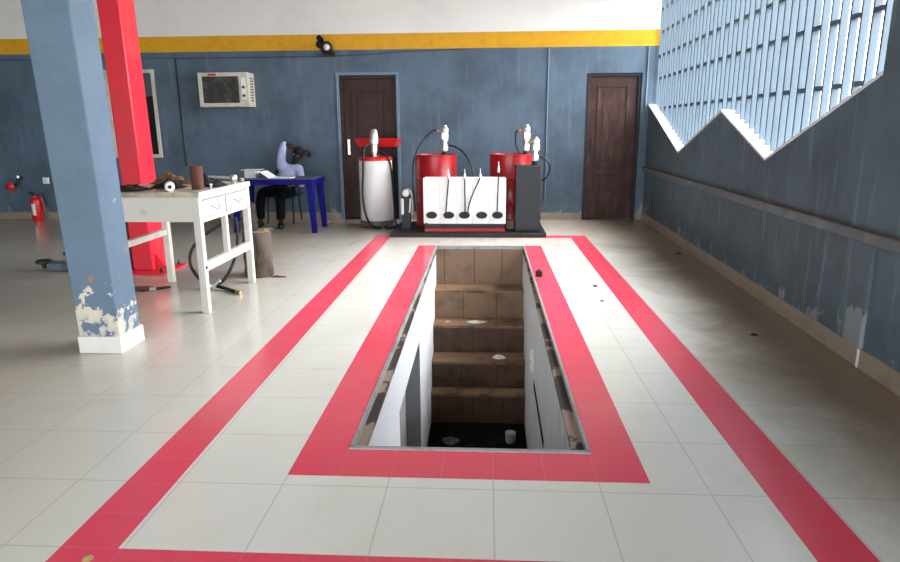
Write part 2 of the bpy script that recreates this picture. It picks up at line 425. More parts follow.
# ------------------------------------------------------------------ setting: back wall with two doors and a window
DR = [(1.475, 2.285, 0, 2.165), (-2.225, -1.36, 0, 2.17)]
WN = (-5.80, -5.12, 1.02, 2.24)
def wall_y(y, x0, x1, z1, holes, depth, m, name):
    xb = sorted({x0, x1} | {h[0] for h in holes} | {h[1] for h in holes}); zb = sorted({0, z1} | {h[2] for h in holes} | {h[3] for h in holes})
    w = MB()
    for a, b in zip(xb, xb[1:]):
        for c, d in zip(zb, zb[1:]):
            if any(h[0] <= a and b <= h[1] and h[2] <= c and d <= h[3] for h in holes): continue
            w.quad((a, y, c), (b, y, c), (b, y, d), (a, y, d))
    for a, b, c, d in holes:
        Y = y + depth
        for p, q in (((a, c), (b, c)), ((b, c), (b, d)), ((b, d), (a, d)), ((a, d), (a, c))):
            w.quad((p[0], y, p[1]), (q[0], y, q[1]), (q[0], Y, q[1]), (p[0], Y, p[1]))
    w.quad((x0, y + depth + .1, 0), (x1, y + depth + .1, 0), (x1, y + depth + .1, z1), (x0, y + depth + .1, z1))
    return struct(name, w, m, weld=True)
wall_y(YB, XL, XR(YB) + .17, ZC, DR + [WN], .12, M['wall'], 'wall_back')

def door(name, x0, x1, z1, m, surround, handle_left=True, panels=((.28, .95), (1.12, 1.95))):
    y = YB + .05
    d = MB(); d.box(x0 + .05, x1 - .05, y, y + .045, .012, z1 - .05)
    o = struct(name, d, m, bevel=.004)
    f = MB(); f.box(x0, x0 + .05, y - .03, y + .06, 0, z1); f.box(x1 - .05, x1, y - .03, y + .06, 0, z1); f.box(x0 + .05, x1 - .05, y - .03, y + .06, z1 - .05, z1)
    struct('frame', f, M['blackmetal'] if not surround else m, o, bevel=.004)
    for a, b in panels:
        p = MB(); xa, xb = x0 + .17, x1 - .17; t = .035
        p.box(xa, xb, y - .012, y + .01, a, a + t); p.box(xa, xb, y - .012, y + .01, b - t, b)
        p.box(xa, xa + t, y - .012, y + .01, a + t, b - t); p.box(xb - t, xb, y - .012, y + .01, a + t, b - t)
        p.box(xa + .09, xb - .09, y - .006, y + .01, a + .09, b - .09)
        struct('panel_moulding', p, m, o, bevel=.006)
    hx = x0 + .105 if handle_left else x1 - .105
    h = MB(); h.box(hx - .02, hx + .02, y - .012, y + .004, 1.0, 1.23); h.cyl((hx, y - .01, 1.14), (hx, y - .055, 1.14), .011); h.bar((hx - .01, y - .052, 1.14), (hx + .035, y - .052, 1.135), .018, .022)
    struct('handle', h, M['steel'] if surround else M['blackmetal'], o, bevel=.003)
    if surround:
        s = MB(); t = .045
        s.box(x0 - t, x0, YB - .018, YB + .02, .0, z1 + t); s.box(x1, x1 + t, YB - .018, YB + .02, 0, z1 + t); s.box(x0, x1, YB - .018, YB + .02, z1, z1 + t)
        struct('surround', s, M['bluetrim'], o, bevel=.004)
    return o
door('door_1', *DR[1][:2], DR[1][3], M['door'], True, True)
door('door_2', *DR[0][:2], DR[0][3], M['doorworn'], False, True, panels=((.22, .72), (.80, 2.0)))

a, b, c, d = WN
g_ = MB(); g_.box(a, b, YB + .07, YB + .09, c, d); wn = struct('window_1', g_, M['voidblack'])
f = MB(); t = .05
f.box(a - t, a, YB - .025, YB + .03, c - t, d + t); f.box(b, b + t, YB - .025, YB + .03, c - t, d + t); f.box(a, b, YB - .025, YB + .03, c - t, c); f.box(a, b, YB - .025, YB + .03, d, d + t)
struct('window_frame', f, M['ivory'], wn, bevel=.004)
bl = MB(); bl.box(a + .01, b - .01, YB + .045, YB + .06, d - .34, d - .005); struct('roller_blind', bl, M['liftgrey'], wn)

bb = MB()
for x0, x1 in ((XL, DR[1][0] - .045), (DR[1][1] + .045, DR[0][0]), (DR[0][1], XR(YB))): bb.box(x0, x1, YB - .014, YB + .01, 0, .105)
struct('baseboard_back', bb, M['base'], bevel=.003)

# ------------------------------------------------------------------ setting: right wall with the zigzag louvre opening
ZT = 3.35
zig = [(YB, 1.70), (8.14, 1.08), (6.65, 1.535), (5.44, 1.125), (3.90, 1.675)]
W = lambda o, y, z: (XR(y) + o, y, z)
TH = .15
w = MB()
def wq(o, y0, y1, a, b, c, d): w.quad(W(o, y0, a), W(o, y1, b), W(o, y1, c), W(o, y0, d))
for o in (0, TH):
    wq(o, YF, 3.9, 0, 0, ZC, ZC)
    for (ya, za), (yb, zb) in zip(zig, zig[1:]):
        wq(o, yb, ya, 0, 0, za, zb); wq(o, yb, ya, ZT, ZT, ZC, ZC)
w.quad(W(0, 3.9, 1.675), W(TH, 3.9, 1.675), W(TH, 3.9, ZT), W(0, 3.9, ZT));
w.quad(W(0, 3.9, ZT), W(TH, 3.9, ZT), W(TH, YB, ZT), W(0, YB, ZT)); w.quad(W(0, YF, ZC), W(TH, YF, ZC), W(TH, YB, ZC), W(0, YB, ZC)); w.quad(W(0, YF, 0), W(TH, YF, 0), W(TH, YF, ZC), W(0, YF, ZC))
wr = struct('wall_right', w, M['wallside'], weld=True)
s = MB()
for (ya, za), (yb, zb) in zip(zig, zig[1:]):
    s.add([W(o, y, z + dz) for o in (-.004, TH + .03) for (y, z) in ((ya, za), (yb, zb)) for dz in (-.004, .018)],
          [(0, 1, 3, 2), (4, 6, 7, 5), (0, 2, 6, 4), (1, 5, 7, 3), (0, 4, 5, 1), (2, 3, 7, 6)])
struct('window_sill', s, M['sill'], wr)
# louvre bars: thin upright fins with spacer lugs in every other gap
def zline(y):
    for (ya, za), (yb, zb) in zip(zig, zig[1:]):
        if yb <= y <= ya: return za + (zb - za) * (ya - y) / (ya - yb)
    return 1.7
lv = bpy.data.objects.new('window_2', None); COL.objects.link(lv); lv.location = W(.1, 6.9, 1.1); ORG[lv] = Vector(W(.1, 6.9, 1.1)); lv['kind'] = 'structure'
PITCH, FT, FD, FO = .132, .022, .048, .088
y = 4.0; k = 0
while y < 9.95:
    z0 = zline(y) - .01; f = MB()
    f.add([W(o, yy, zz) for zz in (z0, ZT) for yy in (y - FT / 2, y + FT / 2) for o in (FO, FO + FD)], [(0, 2, 3, 1), (4, 5, 7, 6), (0, 1, 5, 4), (2, 6, 7, 3), (0, 4, 6, 2), (1, 3, 7, 5)])
    for q, zr in enumerate((1.65, 2.07, 2.38, 2.70, 3.02)):
        if (k + q) % 2 == 0 and y + PITCH < YB and zr > max(zline(y), zline(min(y + PITCH, YB))) + .02:
            f.add([W(o, yy, zz) for zz in (zr - .016, zr + .016) for yy in (y + FT / 2, y + PITCH - FT / 2) for o in (FO + .004, FO + FD - .004)], [(0, 2, 3, 1), (4, 5, 7, 6), (0, 1, 5, 4), (2, 6, 7, 3), (0, 4, 6, 2), (1, 3, 7, 5)])
    obj('bar', f, M['bar'], lv, smooth=False)
    y += PITCH; k += 1
def rbox(mb, o0, o1, y0, y1, z0, z1):
    mb.add([W(o, yy, zz) for zz in (z0, z1) for yy in (y0, y1) for o in (o0, o1)], [(0, 2, 3, 1), (4, 5, 7, 6), (0, 1, 5, 4), (2, 6, 7, 3), (0, 4, 6, 2), (1, 3, 7, 5)]); return mb
struct('trim_8', rbox(MB(), -.045, .01, YF, YB - .02, .735, .800), M['ledge'], bevel=.006)
ld = struct('ledge_dust', rbox(MB(), -.043, .0, YF, YB - .02, .800, .8035), M['ledgetop'], bpy.data.objects['trim_8'])
struct('trim_9', rbox(MB(), -.022, .01, 3.70, 3.895, .115, .735), M['pilaster'], bevel=.006)
struct('baseboard_right', rbox(MB(), -.016, .01, YF, YB - .014, 0, .115), M['base'], bevel=.003)
struct('grout', rbox(MB(), -.0175, -.014, 3.695, 3.72, .0, .112), M['sill'], bpy.data.objects['baseboard_right'])
# other walls, ceiling, outside ground
w = MB(); w.box(XL - .15, XL, YF, YB + .2, 0, ZC); struct('wall_left', w, M['wallside'])
w = MB(); w.box(XL, -6.6, YF - .15, YF, 0, ZC); w.box(-6.6, XR(YF), YF - .15, YF, 2.9, ZC); struct('wall_front', w, M['wallside'])
w = MB(); w.box(XL - .15, 2.75, YF - .15, YB + .3, ZC, ZC + .12); struct('ceiling', w, M['ceil'])
w = MB(); w.quad((-25, -30, -.05), (30, -30, -.05), (30, YF - .02, -.05), (-25, YF - .02, -.05)); w.quad((2.76, YF - .02, -.05), (30, YF - .02, -.05), (30, 25, -.05), (2.76, 25, -.05)); struct('ground_outside', w, M['concrete'])

# ------------------------------------------------------------------ conduits and small wall fittings
def single(name, mb, m, at, label, cat, group=None, **kw): return tag(obj(name, mb, m, at=at, **kw), label, cat, group)
cb = MB(); cb.tube([(XL + .02, YB - .012, 2.455), (-6.0, YB - .012, 2.45), (-2.5, YB - .012, 2.445), (-1.3, YB - .012, 2.49), (-.3, YB - .012, 2.525)], .006, 6)
single('wall_cable', cb, M['cabledark'], (-4, YB, 2.45), 'thin dark cable running level just below the yellow wall band', 'cable')
single('conduit_pipe', MB().tube([(-4.71, YB - .012, 2.45), (-4.71, YB - .012, 1.2), (-4.70, YB - .012, .84)], .012, 8, 3), M['blackmetal'], (-4.7, YB, .84), 'dark vertical conduit on the wall left of the air conditioner', 'pipe')
single('conduit_pipe', MB().tube([(.905, YB - .009, 2.53), (.905, YB - .009, 1.2), (.905, YB - .009, .30)],   .011, 8, 3), M['conduit'], (.9, YB, .3), 'blue painted vertical conduit on the wall left of the worn right-hand door', 'pipe')
single('conduit_pipe', MB().tube([(2.35, YB - .012, 2.53), (2.35, YB - .012, 1.9), (2.35, YB - .012, 1.2)], .010, 8, 3), M['conduit'], (2.35, YB, 1.2), 'thin blue conduit in the corner between right-hand door and louvred opening', 'pipe')

t = thing('socket', (-7.03, YB - .012, .62), 'small white square wall socket above the fire extinguisher', 'socket')
obj('plate', MB().box(-7.085, -6.985, YB - .014, YB, .565, .665), M['white'], t, bevel=.003); obj('rocker', MB().box(-7.06, -7.01, YB - .022, YB - .014, .59, .64), M['paper'], t, bevel=.003)

t = thing('hose_valve', (-7.55, YB - .1, .5), 'red handwheel valve on a dark pipe low on the back wall, left edge', 'valve')
obj('pipe', MB().tube([(-7.44, YB, .66), (-7.44, YB - .07, .655), (-7.46, YB - .1, .58), (-7.5, YB - .1, .54)], .022, 10), M['blackmetal'], t)
obj('cap', MB().cyl((-7.44, YB - .075, .66), (-7.44, YB - .075, .70), .025), M['steel'], t)
obj('handwheel', MB().lathe((-7.56, YB - .12, .53), [(.02, -.03), (.06, -.025), (.07, 0), (.06, .03), (.03, .05)], 18, 'y'), M['redplastic'], t)

# fire extinguisher
ex, ey = -7.08, YB - .26
t = thing('fire_extinguisher', (ex, ey, 0), 'red fire extinguisher with white label standing against the back wall', 'extinguisher')
bd = obj('body', MB().lathe((ex, ey, 0), [(.070, .0), (.078, .012), (.078, .31), (.07, .345), (.045, .368), (.024, .376), (.024, .395)]), M['redplastic'], t)
m_ = MB(); n_ = 12
vs = [(ex + .0795 * math.sin(a_), ey - .0795 * math.cos(a_), z) for z in (.10, .28) for a_ in [(-.30 + .75 * i / n_) for i in range(n_ + 1)]]
m_.add(vs, [(i, i + 1, n_ + 2 + i, n_ + 1 + i) for i in range(n_)]); obj('label_sticker', m_, M['label'], bd)
obj('valve_head', MB().cyl((ex, ey, .385), (ex, ey, .43), .022).bar((ex, ey, .425), (ex - .09, ey, .46), .022, .012).bar((ex, ey, .41), (ex - .09, ey, .415), .018, .01), M['blackmetal'], t)
obj('hose', MB().tube([(ex + .02, ey, .41), (ex + .10, ey - .01, .38), (ex + .125, ey, .25), (ex + .13, ey, .12)], .013), M['redpaint'], t)

# air conditioner through the wall
t = thing('air_conditioner', (-3.9, YB, 1.72), 'ivory window air conditioner with dusty dark grille set in the back wall', 'air conditioner')
x0, x1, z0, z1, yf = -4.275, -3.525, 1.722, 2.212, YB - .28
c = MB(); w_ = .055
c.box(x0, x1, yf + .03, YB + .02, z0, z1)
c.box(x0, x1 , yf, yf + .03, z0, z0 + w_); c.box(x0, x1, yf, yf + .03, z1 - w_, z1); c.box(x0, x0 + w_, yf, yf + .03, z0 + w_, z1 - w_); c.box(x1 - .14, x1, yf, yf + .03, z0 + w_, z1 - w_)
cs = obj('case', c, M['ivory'], t, bevel=.004)
gr = MB(); gr.box(x0 + w_, x1 - .14, yf + .02, yf + .032, z0 + w_, z1 - w_)
gp = obj('grille', gr, M['grille'], t)
for i in range(14):
    z = z0 + w_ + .015 + i * .0265; sl = MB().box(x0 + w_, x1 - .14, yf + .006, yf + .021, z, z + .009)
    obj('slat', sl, M['grille'], gp, smooth=False)
obj('badge', MB().box(x0 + .16, x0 + .28, yf - .003, yf, z1 - .045, z1 - .015), M['redplastic'], t)
cp = obj('control_panel', MB().box(x1 - .10, x1 - .03, yf - .003, yf + .001, z0 + .10, z1 - .08), M['white'], t, bevel=.002)
for z in (1.88, 2.0): obj('knob', MB().lathe((x1 - .065, yf - .003, z), [(.022, 0), (.02, .018)], 16, 'y'), M['grille'], cp)
vg = MB()
for i in range(9): vg.box(x1 - .001, x1 + .003, yf + .10, yf + .22, z0 + .08 + i * .04, z0 + .1 + i * .04)
obj('side_vent', vg, M['browncloth'], t)

# wall fan (black, blades pulled to the upper left)
t = thing('wall_fan', (-2.36, YB, 2.55), 'small black wall fan with pale hub on the yellow band above the left door', 'fan')
obj('bracket', MB().box(-2.44, -2.26, YB - .05, YB, 2.44, 2.50).cyl((-2.35, YB - .04, 2.48), (-2.35, YB - .13, 2.55), .025), M['blackmetal'], t, bevel=.004)
obj('motor', MB().lathe((-2.35, YB - .08, 2.55), [(.05, 0), (.085, .02), (.09, .09), (.06, .13)], 20, 'y'), M['blackmetal'], t)
obj('hub', MB().lathe((-2.335, YB - .20, 2.55), [(.035, 0), (.045, .02), (.022, .045)], 16, 'y'), M['paper'], t)
for an, L in ((2.25, .19), (2.9, .15), (5.5, .10)):
    b_ = MB(); Mx = Matrix.Rotation(-an, 4, 'Y'); Mx.translation = Vector((-2.35, YB - .20, 2.56))
    b_.add([Mx @ Vector(p) for p in ((.04, -.012, -.02), (L * .6, -.02, -.05), (L, -.012, -.035), (L, .012, .03), (L * .6, .02, .05), (.04, .012, .02), (.04, -.004, -.02), (L * .6, -.012, -.05), (L, -.004, -.035), (L, .02, .03), (L * .6, .028, .05), (.04, .02, .02))],
           [(0, 1, 2, 3, 4, 5), (11, 10, 9, 8, 7, 6)] + [(i, (i + 1) % 6, 6 + (i + 1) % 6, 6 + i) for i in range(6)])
    obj('blade', b_, M['blackmetal'], t)

# ------------------------------------------------------------------ blue column
cx0, cx1, cy0, cy1 = -2.61, -2.325, 3.77, 4.05
t = thing('column', ((cx0 + cx1) / 2, (cy0 + cy1) / 2, 0), 'square blue concrete column with flaking paint above its white foot', 'column')
shf = obj('shaft', MB().box(cx0 + .004, cx1 - .012, cy0 + .012, cy1 - .012, .10, ZC), M['column'], t, bevel=.01)
for v in shf.data.vertices: v.co.x -= (.027 if v.co.x < 0 else .019) * (v.co.z - .1)          # the column stands slightly out of plumb
obj('plinth', MB().box(cx0, cx1, cy0, cy1, 0, .112), M['white_plain'], t, bevel=.004)

# ------------------------------------------------------------------ red car lift post
lx0, lx1, ly0, ly1 = -3.55, -3.343, 6.13, 6.42
t = thing('lift_post', (-3.45, 6.28, 0), 'tall red car lift post on a red base plate behind the blue column', 'car lift')
bp = obj('base_plate', MB().box(-3.64, -3.16, 5.98, 6.50, 0, .016), M['redlift'], t, bevel=.003)
for (x, y) in ((-3.22, 6.05), (-3.22, 6.43), (-3.25, 6.25)): obj('anchor_bolt', MB().cyl((x, y, .016), (x, y, .04), .016, n=6).cyl((x, y, .04), (x, y, .065), .008), M['blackmetal'], bp)
po = obj('post', MB().box(lx0, lx1, ly0, ly1, .016, 3.6), M['redlift'], t, bevel=.012)
for v in po.data.vertices: v.co.x -= .014 * v.co.z
obj('gusset', MB().add([(lx1, 6.2, .016), (lx1 + .12, 6.2, .016), (lx1, 6.2, .18), (lx1, 6.212, .016), (lx1 + .12, 6.212, .016), (lx1, 6.212, .18)], [(0, 1, 2), (5, 4, 3), (0, 3, 4, 1), (1, 4, 5, 2), (0, 2, 5, 3)]), M['redlift'], t)
obj('carriage', MB().box(lx0 - .09, lx0 - .002, ly0 + .0, ly1 - .02, .03, .85), M['blackmetal'], t, bevel=.005)
for n, (ax, ay, px_, py_) in enumerate(((-4.44, 6.20, -4.53, 6.20), (-4.47, 6.62, -4.54, 6.66))):
    am = obj('swing_arm', MB().bar((lx0 - .06, 6.22 + .1 * n, .06), (ax, ay, .045), .14, .075), M['liftgrey'], t, bevel=.006)
    obj('arm_pad', MB().lathe((px_, py_, .0), [(.02, .02), (.022, .065), (.06, .07), (.074, .078), (.074, .10), (.06, .108)], 20), M['black'], am)

# ------------------------------------------------------------------ white work table (two drawers on its right side)
tx0, tx1, ty0, ty1, tz = -2.985, -2.15, 4.69, 5.755, .937
t = thing('work_table', ((tx0 + tx1) / 2, (ty0 + ty1) / 2, 0), 'battered white wooden work table with two drawers in its right side', 'table')
obj('table_top', MB().box(tx0, tx1, ty0, ty1, tz - .035, tz), M['benchtop'], t, bevel=.006)
ed = MB(); ed.box(tx1, tx1 + .008, ty0, ty1, tz - .04, tz + .002)
obj('edge_strip', ed, M['benchwhite'], t)
ap = MB()
ap.box(tx0 + .04, tx1 - .05, ty0 + .015, ty0 + .035, .715, tz - .035); ap.box(tx0 + .04, tx1 - .05, ty1 - .035, ty1 - .015, .715, tz - .035); ap.box(tx0 + .015, tx0 + .035, ty0 + .05, ty1 - .05, .715, tz - .035)
obj('apron', ap, M['offwhite'], t, bevel=.003)
for (x, y) in ((tx0 + .035, ty0 + .035), (tx1 - .03, ty0 + .035), (tx0 + .035, ty1 - .035), (tx1 - .03, ty1 - .035)):
    lg_ = MB().box(x - .028, x + .028, y - .028, y + .028, .0, tz - .035)
    l_ = obj('leg', lg_, M['benchwhite'] if x > -2.5 else M['offwhite'], t, bevel=.004)
ym = (ty0 + ty1) / 2
obj('middle_post', MB().box(tx1 - .056, tx1 - .012, ym - .022, ym + .022, .37, .72), M['benchwhite'], t, bevel=.003)
sf = MB(); sf.box(tx1 - .05, tx1 - .02, ty0 + .063, ty1 - .063, .700, .728); sf.box(tx1 - .05, tx1 - .02, ty0 + .063, ty1 - .063, .875, tz - .035)
obj('drawer_frame', sf, M['benchwhite'], t)
for ya, yb in ((ty0 + .072, ym - .014), (ym + .014, ty1 - .072)):
    dw = obj('drawer', MB().box(tx1 - .45, tx1 - .008, ya, yb, .736, .867), M['benchwhite'], t, bevel=.004)
    yc = (ya + yb) / 2
    obj('handle', MB().tube([(tx1 - .008, yc - .06, .815), (tx1 + .018, yc - .055, .80), (tx1 + .022, yc, .782), (tx1 + .018, yc + .055, .80), (tx1 - .008, yc + .06, .815)], .0045, 8), M['dullmetal'], dw)
obj('stretcher', MB().box(tx1 - .055, tx1 - .01, ty0 + .063, ty1 - .063, .322, .392), M['benchwhite'], t, bevel=.004)
obj('stretcher', MB().box(tx0 + .012, tx0 + .055, ty0 + .063, ty1 - .063, .455, .51), M['offwhite'], t, bevel=.004)
for (x, y, z) in ((tx1 - .002, ty0 + .035, .36),): obj('bolt_hole', MB().lathe((x, y - .0, z), [(.014, 0), (.014, .004)], 14, 'x'), M['black'], t)

# things on the work table
single('oily_rag', MB().mound(-2.80, 4.92, tz + .002, .19, .17, .052, 2), M['blackcloth'], (-2.80, 4.92, tz), 'black oily rag heaped on the near left of the work table', 'rag')
single('oily_rag', MB().mound(-2.58, 5.12, tz + .002, .14, .15, .065, 5), M['blackcloth'], (-2.56, 5.16, tz), 'black oily rag heaped behind the white can on the work table', 'rag')
single('brown_cloth', MB().mound(-2.76, 5.52, tz + .002, .19, .11, .10, 8), M['browncloth'], (-2.76, 5.52, tz), 'crumpled brown cloth at the back of the work table before the red post', 'cloth')
single('oily_rag', MB().mound(-2.40, 5.40, tz + .002, .10, .12, .10, 11), M['blackcloth'], (-2.44, 5.47, tz), 'dark crumpled rag behind the rusty tin on the work table', 'rag')
t = thing('spray_can', (-2.40, 4.80, tz), 'white can lying on its side, open end facing front, on the work table', 'can')
Mx = Matrix.Rotation(math.radians(62), 3, 'Z') @ Matrix.Rotation(math.radians(0), 3, 'X')
ax_ = Vector((-.45, .89, 0))
p0 = Vector((-2.40, 4.775, tz + .037))
q_ = ax_.to_track_quat('Z', 'Y').to_matrix()
obj('shell', MB().lathe(p0, [(.030, 0), (.036, .006), (.037, .05), (.037, .06)], 24, M=q_), M['white'], t)
obj('sleeve', MB().lathe(p0 + ax_ * .06, [(.0365, 0), (.0365, .12), (.03, .135)], 24, M=q_), M['green'], t)
obj('spout', MB().lathe(p0 - ax_ * .004, [(.014, 0), (.014, .008)], 18, M=q_), M['voidblack'], t)
t = thing('rusty_tin', (-2.275, 4.98, tz), 'rusty brown open tin standing on the work table', 'tin')
rt = MB(); rt.lathe((-2.275, 4.98, tz), [(.044, 0), (.046, .004), (.049, .172), (.052, .176), (.052, .182), (.046, .182), (.044, .12)], 26); obj('body', rt, M['rustcan'], t)
obj('rib', MB().lathe((-2.275, 4.98, tz + .06), [(.0475, 0), (.0495, .004), (.0475, .008)], 26), M['rustcan'], t)
t = thing('wrench', (-2.2, 5.35, tz), 'long bright steel ratchet lying across rags at the back right of the work table', 'wrench')
obj('shank', MB().cyl((-2.40, 5.40, tz + .066), (-2.215, 5.52, tz + .050), .013), M['steel'], t)
obj('head', MB().lathe((-2.20, 5.53, tz + .01), [(.026, 0), (.032, .01), (.032, .05), (.024, .065)], 18), M['steel'], t)
obj('drive', MB().cyl((-2.2, 5.53, tz), (-2.2, 5.53, tz + .014), .013), M['steel'], t)
single('socket_bit', MB().lathe((-2.185, 5.68, tz), [(.018, 0), (.02, .004), (.02, .034), (.012, .036)], 16), M['steel'], (-2.185, 5.68, tz), 'short steel socket standing at the far right corner of the work table', 'tool')
single('oily_rag', MB().mound(-2.25, 5.27, tz + .002, .075, .15, .055, 21), M['blackcloth'], (-2.25, 5.27, tz), 'black rag under the steel ratchet on the right of the work table', 'rag')
single('bolt', MB().cyl((-2.19, 5.03, tz), (-2.19, 5.03, tz + .03), .008).cyl((-2.19, 5.03, tz + .03), (-2.19, 5.03, tz + .04), .014, n=6), M['steel'], (-2.19, 5.03, tz), 'small steel bolt standing right of the rusty tin', 'bolt')

# under and beside the work table
t = thing('log_block', (-2.215, 6.02, 0), 'weathered round log block standing behind the work table', 'log')
lm = MB(); prof = [(.134, 0), (.140, .02)] + [(.136 + .004 * math.sin(i * 1.9), .02 + i * .04) for i in range(1, 11)] + [(.132, .44)]
lm.lathe((-2.215, 6.02, 0), prof, 30); obj('bark', lm, M['log'], t)
obj('sawn_end', MB().lathe((-2.215, 6.02, .44), [(.128, 0), (.120, .004)], 30), M['logend'], t)
t = thing('rusty_hub', (-2.29, 6.02, .444), 'dark rusty machine hub resting on top of the round log', 'machine part')
obj('drum', MB().lathe((-2.27, 6.02, .444), [(.065, 0), (.075, .01), (.075, .07), (.05, .08), (.05, .18), (.06, .19), (.06, .26), (.03, .27)], 20), M['rust'], t)
obj('lever', MB().bar((-2.27, 5.96, .60), (-2.36, 5.90, .50), .025, .025), M['rust'], t, bevel=.003)
single('yellow_rag', MB().mound(-2.135, 5.99, .446, .032, .04, .03, 31), M['yellow'], (-2.135, 5.99, .444), 'scrap of yellow cloth on the log end', 'rag')
single('rust_scrap', MB().mound(-2.02, 5.96, 0, .09, .035, .02, 33), M['rustcan'], (-2.02, 5.96, 0), 'rust brown dirt scrap on the floor right of the log', 'scrap')
t = thing('air_hose', (-2.4, 5.45, 0), 'black rubber hose hanging in a loop behind the right legs of the work table', 'hose')
obj('hose', MB().tube([(-2.32, 5.67, .63), (-2.40, 5.66, .56), (-2.54, 5.62, .47), (-2.65, 5.57, .35), (-2.665, 5.53, .22), (-2.58, 5.48, .10), (-2.46, 5.46, .04), (-2.37, 5.48, .06), (-2.30, 5.54, .17), (-2.262, 5.62, .33), (-2.255, 5.66, .50), (-2.27, 5.67, .62)], .014, 10), M['black'], t)
obj('clamp', MB().box(-2.53, -2.40, 5.42, 5.47, .025, .055).cyl((-2.43, 5.43, .03), (-2.36, 5.43, .09), .016), M['steel'], t, bevel=.004)
obj('tail', MB().tube([(-2.44, 5.45, .04), (-2.33, 5.42, .022), (-2.22, 5.34, .018), (-2.17, 5.30, .018)], .016, 10), M['blackcloth'], t)
obj('fitting', MB().cyl((-2.17, 5.30, .018), (-2.115, 5.265, .018), .017, n=6), M['brass'], t)
single('rusty_plate', MB().add([(x, y, z) for z in (0.001, .016) for x, y in ((-3.16, 5.36), (-3.02, 5.34), (-2.97, 5.42), (-3.05, 5.50), (-3.17, 5.48))], [(4, 3, 2, 1, 0), (5, 6, 7, 8, 9)] + [(i, (i + 1) % 5, 5 + (i + 1) % 5, 5 + i) for i in range(5)]), M['rustcan'], (-3.07, 5.42, 0), 'flat rusty red plate on the floor before the red lift post', 'scrap')
t = thing('screwdriver', (-2.98, 5.42, .0), 'screwdriver with a pale ferrule lying beside the rusty floor plate', 'screwdriver')
obj('grip', MB().cyl((-2.94, 5.40, .016), (-2.84, 5.47, .016), .013, .011), M['black'], t); obj('ferrule', MB().cyl((-2.985, 5.37, .016), (-2.94, 5.40, .016), .015), M['alu'], t)

# ------------------------------------------------------------------ blue plastic table, chair and the resting person
bx0, bx1, by0, by1, bz = -3.46, -2.33, 8.58, 9.22, .735
t = thing('plastic_table', ((bx0 + bx1) / 2, 8.9, 0), 'dark blue plastic table by the back wall with papers on it', 'table')
obj('table_top', MB().box(bx0, bx1, by0, by1, bz - .022, bz), M['tabletop'], t, bevel=.008)
sk = MB(); sk.box(bx0, bx1, by0 - .004, by0 + .014, bz - .075, bz - .004); sk.box(bx0, bx1, by1 - .014, by1 + .004, bz - .075, bz - .004); sk.box(bx0 - .004, bx0 + .014, by0, by1, bz - .075, bz - .004); sk.box(bx1 - .014, bx1 + .004, by0, by1, bz - .075, bz - .004)
obj('skirt', sk, M['bluetable'], t, bevel=.004)
for x, y in ((bx0 + .06, by0 + .06), (bx1 - .06, by0 + .06), (bx0 + .06, by1 - .06), (bx1 - .06, by1 - .06)):
    dx = .02 if x < -2.9 else -.02
    obj('leg', MB().taper((x - dx * 2, y + (-.02 if y < 8.9 else .02), 0), (x, y, bz - .02), .032, .046), M['bluetable'], t, bevel=.006)
pm = MB().box(-3.39, -3.20, 8.82, 9.0, bz, bz + .10); 
t = thing('paper_stack', (-3.3, 8.9, bz), 'white carton of papers on the left of the blue plastic table', 'papers')
obj('box', MB().box(-3.36, -3.20, 8.84, 9.02, bz, bz + .105), M['paper'], t, bevel=.004); obj('sheet', MB().box(-3.40, -3.14, 8.80, 9.06, bz + .105, bz + .110), M['paper'], t)
single('loose_papers', MB().add([(-3.13, 8.78, bz + .09), (-2.98, 8.74, bz + .001), (-2.95, 9.02, bz + .001), (-3.10, 9.05, bz + .09), (-3.13, 8.78, bz + .085), (-2.98, 8.74, bz - .000), (-2.95, 9.02, bz - .000), (-3.10, 9.05, bz + .085)], [(0, 1, 2, 3), (7, 6, 5, 4), (0, 4, 5, 1), (1, 5, 6, 2), (2, 6, 7, 3), (3, 7, 4, 0)]), M['paper'], (-3.05, 8.9, bz), 'white sheets leaning off the paper carton on the blue table', 'papers')
single('notebook', MB().box(-2.92, -2.66, 8.70, 8.92, bz, bz + .012), M['paper'], (-2.8, 8.8, bz), 'pale open pages lying mid-table in front of the resting person', 'papers', bevel=.002)
single('floor_paper', MB().mound(-3.10, 8.98, 0, .09, .07, .02, 41), M['paper'], (-3.1, 8.98, 0), 'white paper scrap on the floor under the blue table', 'papers')

t = thing('chair', (-3.08, 9.68, 0), 'black chair behind the blue table with the person on it', 'chair')
obj('seat', MB().box(-3.29, -2.88, 9.42, YB, .40, .43), M['black'], t, bevel=.01)
for x in (-3.27, -2.90):
    for y0_, y1_ in ((9.45, 9.50), (9.88, 9.83)):
        obj('leg', MB().cyl((x + (.01 if x > -3 else -.01), y0_ if y0_ < 9.6 else y0_, 0), (x, y1_, .41), .013, .015), M['blackmetal'], t)
bk = MB(); bk.tube([(-3.27, 9.84, .41), (-3.26, 9.88, .62), (-3.24, 9.90, .78), (-3.08, 9.90, .80), (-2.92, 9.90, .78), (-2.91, 9.88, .62), (-2.90, 9.84, .41)], .013, 8); obj('back_frame', bk, M['blackmetal'], t)
obj('backrest', MB().box(-3.24, -2.93, 9.885, 9.905, .58, .77), M['black'], t, bevel=.006)

